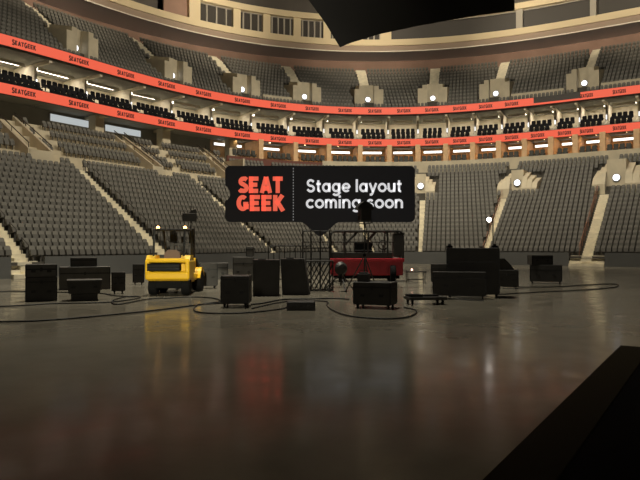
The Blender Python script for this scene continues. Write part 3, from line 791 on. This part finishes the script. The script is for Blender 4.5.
for sgn in (-1, 1):   # front fenders
    mb = MB(); pts = arc(1.2, .36, .47, .47, 20, 165, 9); pin = arc(1.2, .36, .38, .38, 165, 20, 9)
    mb.xprism(pts + pin, sgn * .62 - .13, sgn * .62 + .14); mb.build('fender', 'yellow', fk)
def wheel(x, y, r, w, parent):
    a = MB().lathe([(r * .55, -w / 2), (r * .92, -w / 2), (r, -w / 3), (r, w / 3), (r * .92, w / 2), (r * .55, w / 2)], (x, y, r), 'x', 24).build('wheel', 'rubber', parent)
    MB().lathe([(r * .15, -w / 2 + .02), (r * .56, -w / 2 + .01), (r * .56, w / 2 - .01), (r * .15, w / 2 - .02)], (x, y, r), 'x', 16).build('hub', 'greycase', a)
for x in (-.52, .52): wheel(x, -.5, .27, .26, fk)
for x in (-.60, .62): wheel(x, 1.2, .36, .30, fk)
MB().box(-.42, .42, -.75, .9, .22, .47, bev=.03).build('undercarriage', 'rubber', fk)
mb = MB()
for x in (-.48, .48):
    mb.tube([(x, -.72, 1.2), (x, -.62, 2.08), (x * .95, .0, 2.12), (x * .95, .62, 2.10), (x * .98, 1.08, 1.1)], .036, 8)
for j in range(7): mb.tube([(-.46, -.5 + .18 * j, 2.11), (.46, -.5 + .18 * j, 2.11)], .018, 6)
mb.tube([(-.48, -.62, 2.08), (.48, -.62, 2.08)], .03, 8)
mb.build('overhead_guard', 'steel', fk)
for x in (-.36, .50):
    b = MB().box(x - .07, x + .07, -.70, -.58, 2.09, 2.13, bev=.008).build('beacon', 'steel', fk)
    MB().lathe([(.02, 0), (.055, .0), (.055, .05), (.02, .075)], (x, -.64, 2.13), 'z', 14).build('lens', 'beacon', b)
st = MB().box(-.26, .26, -.12, .34, .98, 1.10, bev=.04).build('driver_seat', 'tan', fk)
mb = MB(); mb.prism([(-.27, 0), (.27, 0), (.25, .28), (.14, .38), (-.14, .38), (-.25, .28)], -.06, .06, Matrix.Translation((0, -.18, 1.06)) @ Matrix.Rotation(R(-8), 4, 'X')); mb.build('backrest', 'tan', st)
sw = MB().tube([Vector((.17 * math.cos(a * PI / 10), .72 + .12 * math.sin(a * PI / 10), 1.32 + .10 * math.sin(a * PI / 10))) for a in range(20)], .014, 6, closed=True).build('steering_wheel', 'rubber', fk)
MB().tube([(0, .98, 1.05), (0, .72, 1.32)], .03, 8).build('column', 'rubber', sw)
mm = MB()
for x in (-.36, .36): mm.box(x - .07, x + .07, 1.50, 1.66, .1, 2.18, bev=.01)
for x in (-.25, .25): mm.box(x - .04, x + .04, 1.64, 1.76, .1, 2.05)
for z in (.25, 1.1, 1.62, 2.12): mm.box(-.36, .36, 1.53, 1.62, z - .04, z + .04)
mm.tube([(0, 1.58, .2), (0, 1.58, 1.9)], .05, 8)
mast = mm.build('mast', 'black', fk)
cr = MB().box(-.5, .5, 1.76, 1.82, .15, .25).box(-.5, .5, 1.76, 1.82, .5, .6).box(-.5, -.42, 1.76, 1.82, .15, 1.1).box(.42, .5, 1.76, 1.82, .15, 1.1).box(-.5, .5, 1.76, 1.82, 1.02, 1.1).build('carriage', 'black', fk)
for x in (-.28, .28): mb = MB(); mb.box(x - .06, x + .06, 1.82, 1.88, .04, .6); mb.box(x - .06, x + .06, 1.85, 2.9, .03, .08); mb.build('fork', 'steel', fk)

# ---- tripod stands
def tripod(loc, h, label, spread, name='light_stand', hub=.45, cat='stand', legz=1.0, r=.022):
    e = empty(name, loc, R(20), label, cat)
    MB().tube([(0, 0, .18), (0, 0, h * .5)], r * 1.35, 8).build('pole', 'black', e)
    MB().tube([(0, 0, h * .5), (0, 0, h)], r, 8).build('inner_pole', 'black', e)
    MB().lathe([(r * 1.4, -.04), (r * 2.3, -.04), (r * 2.3, .04), (r * 1.4, .04)], (0, 0, h * .5), 'z', 12).build('collar', 'rubber', e)
    for k in range(3):
        a = 2 * PI * k / 3 + .4; q = Vector((math.cos(a) * spread, math.sin(a) * spread, .02))
        l = MB().tube([(0, 0, legz), q], r, 6).build('leg', 'black', e)
        MB().tube([(0, 0, .25), q * .5 + Vector((0, 0, legz * .5))], r * .6, 6).build('brace', 'black', l)
        MB().lathe([(.01, -.02), (.035, -.02), (.03, .03), (.01, .04)], q, 'z', 8).build('rubber_foot', 'rubber', l)
    return e
p = Gd(364.5, 291.5)
e = tripod((p.x, p.y, 0), 2.5, 'tall black tripod stand with boxy lamp head in front of the sign', .66, legz=1.25)
MB().box(-.20, .20, -.15, .15, 2.42, 2.9, bev=.03).build('lamp_head', 'black', e)
MB().prism([(-.31, 2.86), (-.24, 2.8), (.24, 2.8), (.31, 2.86), (.24, 2.98), (.08, 3.09), (-.08, 3.09), (-.24, 2.98)], -.13, .13).build('barn_door', 'black', e)
MB().tube([(-.22, 0, 2.6), (-.25, 0, 2.36), (0, 0, 2.32), (.25, 0, 2.36), (.22, 0, 2.6)], .02, 6).build('yoke', 'steel', e)
p = Gd(341, 291)
e = tripod((p.x, p.y, 0), .95, 'short black tripod with a round head, legs spread on the floor', .62, name='tripod_stand', legz=.62)
MB().lathe([(.02, .16), (.16, .12), (.24, .0), (.16, -.12), (.02, -.16)], (0, 0, .78), 'y', 18).build('round_head', 'black', e)
p = Gd(191, 282)
e = tripod((p.x, p.y, 0), 3.3, 'thin black stand with flat floodlight head behind the forklift mast', .45, legz=.7)
MB().box(-.36, .24, -.08, .08, 2.62, 2.97, bev=.015).build('lamp_head', 'black', e)
MB().prism([(-.1, 2.98), (.25, 2.98), (.2, 3.16), (-.02, 3.08)], -.06, .06).build('barn_door', 'black', e)

# ---- red cart with black cage
p = Gd(367, 282); YC = p.y; c_ = YC / F
ct = empty('utility_cart', (p.x, YC + .6, 0), 0, 'red utility cart with black barred cage in front of the stands', 'cart')
W2 = 37.5 * c_
def zc(py): return (282 - py) * c_
mb = MB(); mb.box(-W2 + .05, W2 - .05, -.55, .7, .28, zc(260), bev=.05); mb.box(-W2, W2, -.6, .75, zc(262), zc(258.5), bev=.03); mb.box(-W2 + .0, -W2 + .5, -.58, .72, .4, zc(262), bev=.05)
body = mb.build('body', 'red', ct)
mb = MB(); [mb.box(x - .015, x + .015, -.565, -.55, .35, zc(263)) for x in (-1.1, -.7, -.3, .1, .5, .9)]; mb.build('panel_rib', 'red', body)
MB().box(-W2 + .2, W2 - .2, -.45, .6, .14, .32, bev=.02).build('chassis', 'rubber', ct)
for x in (-W2 + .55, W2 - .5):
    for y in (-.52, .66): wheel(x, y, .36, .24, ct)
mb = MB()
for y in (-.5, .65):
    z0, z1 = zc(259.5), zc(231)
    pts = [(-W2 + .05, y, z0), (-W2 + .05, y, z1 - .2)] + [(-W2 + .25 - .2 * math.cos(a), y, z1 - .2 + .2 * math.sin(a)) for a in (.5, 1.1)] + [(-W2 + .25, y, z1), (W2 - .25, y, z1)] + [(W2 - .25 + .2 * math.sin(a), y, z1 - .2 + .2 * math.cos(a)) for a in (.5, 1.1)] + [(W2 - .05, y, z1 - .2), (W2 - .05, y, z0)]
    mb.tube(pts, .05, 8)
    for x in (-.95, .05, .9): mb.tube([(x, y, z0), (x, y, z1)], .035, 6)
    mb.tube([(-W2 + .05, y, zc(242)), (W2 - .05, y, zc(242))], .03, 6)
    mb.tube([(-.95, y, zc(245)), (-.35, y, z1)], .035, 6); mb.tube([(-.0, y, zc(243)), (.45, y, z1)], .035, 6)
for x in (-W2 + .05, W2 - .05):
    for z in (zc(242), zc(233)): mb.tube([(x, -.5, z), (x, .65, z)], .035, 6)
mb.build('cage', 'black', ct)
mb = MB(); mb.box(W2 - .48, W2 - .02, -.54, .0, zc(257), zc(233), bev=.06); mb.build('post_panel', 'black', ct)
mb = MB(); mb.box(-W2 + .1, W2 - .5, -.52, -.44, zc(259), zc(252.5), bev=.02); mb.build('kick_panel', 'black', ct)
s1 = MB().box(-.5, .3, -.1, .4, zc(259), zc(250), bev=.05).build('seat', 'rubber', ct)
MB().box(-.5, .3, .3, .44, zc(252), zc(242), bev=.05).build('backrest', 'rubber', s1)
mb = MB(); mb.tube([Vector((.75 + .2 * math.cos(a * PI / 9), -.1, zc(245) + .2 * math.sin(a * PI / 9))) for a in range(18)], .025, 6, closed=True); mb.tube([(.75, .1, zc(258)), (.75, -.1, zc(245))], .03, 6); mb.build('steering_wheel', 'rubber', ct)

# ---- barricade with lattice, left of the cart
p = Gd(307, 289); Yb = p.y; cb = Yb / F
def zb_(py): return (289 - py) * cb
e = empty('rail_frame', (Gd(317, 289).x, Yb + .1, 0), 0, 'tall black ladder frame of rails left of the red cart', 'frame')
for x in (-.52, -.22, .12, .46): MB().tube([(x, 0, 0), (x, 0, zb_(230))], .028, 6).build('post', 'black', e)
for py in (231, 242, 248, 259): MB().tube([(-.54, 0, zb_(py)), (.48, 0, zb_(py))], .024, 6).build('crossbar', 'black', e)
for x in (-.52, .46): MB().box(x - .05, x + .05, -.25, .25, 0, .04, bev=.008).build('foot', 'black', e)
e = empty('crowd_barrier', (Gd(294, 289).x, Yb + .9, 0), 0, 'black railing behind the loudspeakers, left of the ladder frame', 'barrier')
MB().tube([(-1.0, 0, zb_(246)), (.62, 0, zb_(246))], .028, 6).build('top_rail', 'black', e)
MB().tube([(-1.0, 0, .3), (.62, 0, .3)], .024, 6).build('bottom_rail', 'black', e)
for j in range(9): MB().tube([(-1.0 + .2025 * j, 0, 0 if j in (0, 8) else .3), (-1.0 + .2025 * j, 0, zb_(246))], .016, 6).build('baluster', 'black', e)
for x in (-.95, .57): MB().box(x - .04, x + .04, -.3, .3, 0, .04, bev=.008).build('foot', 'black', e)
e = empty('lattice_truss', (Gd(312, 291).x, Gd(312, 291).y - .25, 0), R(4), 'black lattice truss section standing on the floor before the ladder frame', 'truss')
for y in (-.12, .12):
    for z in (.05, 1.05): MB().tube([(-.72, y, z), (.72, y, z)], .028, 6).build('chord', 'black', e)
mb = MB()
for y in (-.12, .12):
    for j in range(-3, 10):
        for dx in (.55, -.55):
            a = Vector((-.72 + .16 * j, y, .05)); b = a + Vector((dx, 0, 1.0))
            ta = [t for t in ((-.72 - a.x) / dx, (.72 - a.x) / dx)]; t0 = max(0, min(ta)); t1 = min(1, max(ta))
            if t1 - t0 > .1: mb.tube([a.lerp(b, t0), a.lerp(b, t1)], .013, 5)
mb.build('lattice', 'steel', e)
for x in (-.72, .72):
    mb = MB(); mb.tube([(x, -.12, .05), (x, .12, .05), (x, .12, 1.05), (x, -.12, 1.05)], .022, 6, closed=True); mb.build('end_frame', 'black', e)

# ---- folding table with a lamp, right of the cart
p = Gd(415.5, 283); e = empty('folding_table', (p.x, p.y, 0), 0, 'small black folding table right of the red cart', 'table')
MB().box(-.42, .42, -.3, .3, .46, .5, bev=.008).build('tabletop', 'black', e)
for x in (-.36, .36):
    for y in (-.24, .24): MB().tube([(x, y, 0), (x, y, .46)], .018, 6).build('leg', 'black', e)
for y in (-.24, .24): MB().tube([(-.36, y, .15), (.36, y, .15)], .012, 6).build('stretcher', 'black', e)
e = empty('signal_lamp', (p.x - .17, p.y - .1, .501), 0, 'tiny glowing pinkish lamp on the folding table', 'lamp')
MB().lathe([(.05, 0), (.05, .03), (.03, .04)], (0, 0, 0), 'z', 12).build('base', 'rubber', e); MB().lathe([(.02, .04), (.035, .045), (.03, .09), (.008, .1)], (0, 0, 0), 'z', 12).build('lens', 'redlamp', e)
px_case(430, 444, 270, 287, 'little black crate between the folding table and crate stack', castered=False) if False else None

# ---- cables
def smooth_pts(pts, n=8):
    out = []
    for i in range(len(pts) - 1):
        p0, p1, p2, p3 = pts[max(0, i - 1)], pts[i], pts[i + 1], pts[min(len(pts) - 1, i + 2)]
        for k in range(n):
            t = k / n
            out.append(.5 * ((2 * p1) + (p2 - p0) * t + (2 * p0 - 5 * p1 + 4 * p2 - p3) * t * t + (3 * p1 - p0 - 3 * p2 + p3) * t ** 3))
    return out + [pts[-1]]
def cable(pts, label, r=.019):
    q = [Gd(x, y) + Vector((0, 0, r)) for x, y in pts]
    mb = MB(); mb.tube(smooth_pts(q), r, 6); tag(mb.build('power_cable', 'cable', smooth=True), label, 'cable', 'cables on the floor')
cable([(-20, 323), (0, 322.5), (38, 321.5), (90, 317.5), (150, 311.5), (190, 306.5), (222, 302)], 'long black cable sweeping from the left edge to the wheeled rack case')
cable([(-20, 307.5), (0, 307), (30, 305.5), (57, 304), (105, 303), (135, 299.5), (140, 297.5), (128, 297), (114, 300.5), (113, 304), (122, 304.5), (145, 300), (163, 298.5)], 'black cable looping on the floor left of the forklift')
cable([(-20, 293), (0, 292), (18, 291.6), (50, 292.5), (98, 293.6), (113, 296), (135, 297.5)], 'thin black cable running behind the cases at the far left')
cable([(163, 299), (190, 297.5), (212, 298.5), (221, 301.5), (218, 304), (200, 305), (194, 308.5), (197, 312.5), (215, 314), (245, 313.5), (275, 310.5), (288, 308)], 'black cable looping in front of the wheeled rack case')
cable([(251, 305), (262, 304), (285, 300), (310, 299.5), (335, 299), (349, 300)], 'black cable lying between the loudspeakers and the large trunk', r=.022)
cable([(252, 309), (265, 306), (280, 303), (300, 301), (326, 302), (327, 306), (335, 312), (352, 317), (380, 319.3), (403, 318.5), (415, 314.5), (415, 310.5), (404, 308)], 'black cable looping in front of the large trunk', r=.018)
cable([(497, 286.5), (530, 287.5), (560, 287), (590, 285), (612, 284.3), (618, 285.5), (612, 288), (580, 290.5), (540, 292.5), (497, 295)], 'black cable loop on the floor below the right road case')
cable([(446, 300), (456, 299.5), (470, 300.5), (484, 301)], 'short black cable end beside the low dolly', r=.015)

# ---- low platform at the near right
hp = .12
def T(px, py): y = (EYE - hp) * F / (py - HOR); return Vector(((px - 320) / F * y, y, 0))
a, b = T(480, 480), T(620, 345); ux = (b - a).normalized(); uy = Vector((ux.y, -ux.x, 0))
rz = math.atan2(ux.y, ux.x)
e = empty('stage_ramp', b, rz, 'low black platform with dark brown border at the near right corner', 'platform')
Lp, Wp, bw = 11.0, 5.0, .40
MB().box(-Lp, 0, -bw, 0, 0, hp, bev=.008).box(-bw, 0, -Wp, -bw, 0, hp).build('border', 'ramp', e)
MB().box(-Lp, -bw - .002, -Wp, -bw - .002, 0, hp - .012).build('deck', 'ramptop', e)

# ------------------------------------------------------------------ light
w = bpy.data.worlds.new('world'); sc.world = w; w.use_nodes = True
w.node_tree.nodes['Background'].inputs['Color'].default_value = (1.0, .78, .56, 1); w.node_tree.nodes['Background'].inputs['Strength'].default_value = .006
def area(s, d, h, size, power, c, tgt_d, tgt_h, spread=105):
    L = bpy.data.lights.new('house_and_fill_light', 'AREA'); L.shape = 'DISK'; L.size = size; L.energy = power; L.color = c
    L.spread = R(spread)
    o = bpy.data.objects.new('house_and_fill_light', L); col.objects.link(o)
    a = P(s, d, h); b = P(s, tgt_d, tgt_h); o.location = a; o.rotation_euler = (b - a).to_track_quat('-Z', 'Y').to_euler()
for i in range(9):
    s = -46 + i * 10.2
    area(s, -24., 32., 2.5, 800, (1, .90, .71), -7., 4.)
for i in range(6):  # added fill lamps, aimed up to brighten the press level
    s = -40 + i * 14.
    area(s, -16., 24., 1.5, 660, (1, .86, .64), 9.5, 29.5, 52)
# added spot behind the camera, there only to brighten the forklift
L = bpy.data.lights.new('forklift_fill_spot', 'SPOT'); L.energy = 21000; L.color = (1, .93, .70); L.spot_size = R(6.4); L.spot_blend = .6; L.shadow_soft_size = .15
o = bpy.data.objects.new('forklift_fill_spot', L); col.objects.link(o); o.location = (-2.0, -6, 6.5)
o.rotation_euler = (Vector((-4.7, 20.2, .9)) - o.location).to_track_quat('-Z', 'Y').to_euler()
# added fill lamp out of view, lifting the brightness of the floor
L = bpy.data.lights.new('floor_fill', 'AREA'); L.shape = 'DISK'; L.size = 3; L.energy = 1900; L.color = (1, .93, .76); L.spread = R(72)
o = bpy.data.objects.new('floor_fill', L); col.objects.link(o); o.location = (-3, 26, 32); o.rotation_euler = (0, 0, 0)
# added frontal fill far behind the camera, lifting the black cases
L = bpy.data.lights.new('front_fill', 'AREA'); L.shape = 'DISK'; L.size = 3; L.energy = 50; L.color = (1, .88, .70); L.spread = R(50)
o = bpy.data.objects.new('front_fill', L); col.objects.link(o); o.location = (-2, -28, 9.5)
o.rotation_euler = (Vector((1, 28, 2.)) - o.location).to_track_quat('-Z', 'Y').to_euler()
sc.view_settings.view_transform = 'Standard'; sc.view_settings.look = 'None'; sc.view_settings.exposure = 0.0; sc.view_settings.gamma = 1
sc.view_settings.use_curve_mapping = False
sc.cycles.use_denoising = True
sc.cycles.max_bounces = 5; sc.cycles.diffuse_bounces = 3; sc.cycles.glossy_bounces = 3
sc.cycles.sample_clamp_indirect = 4
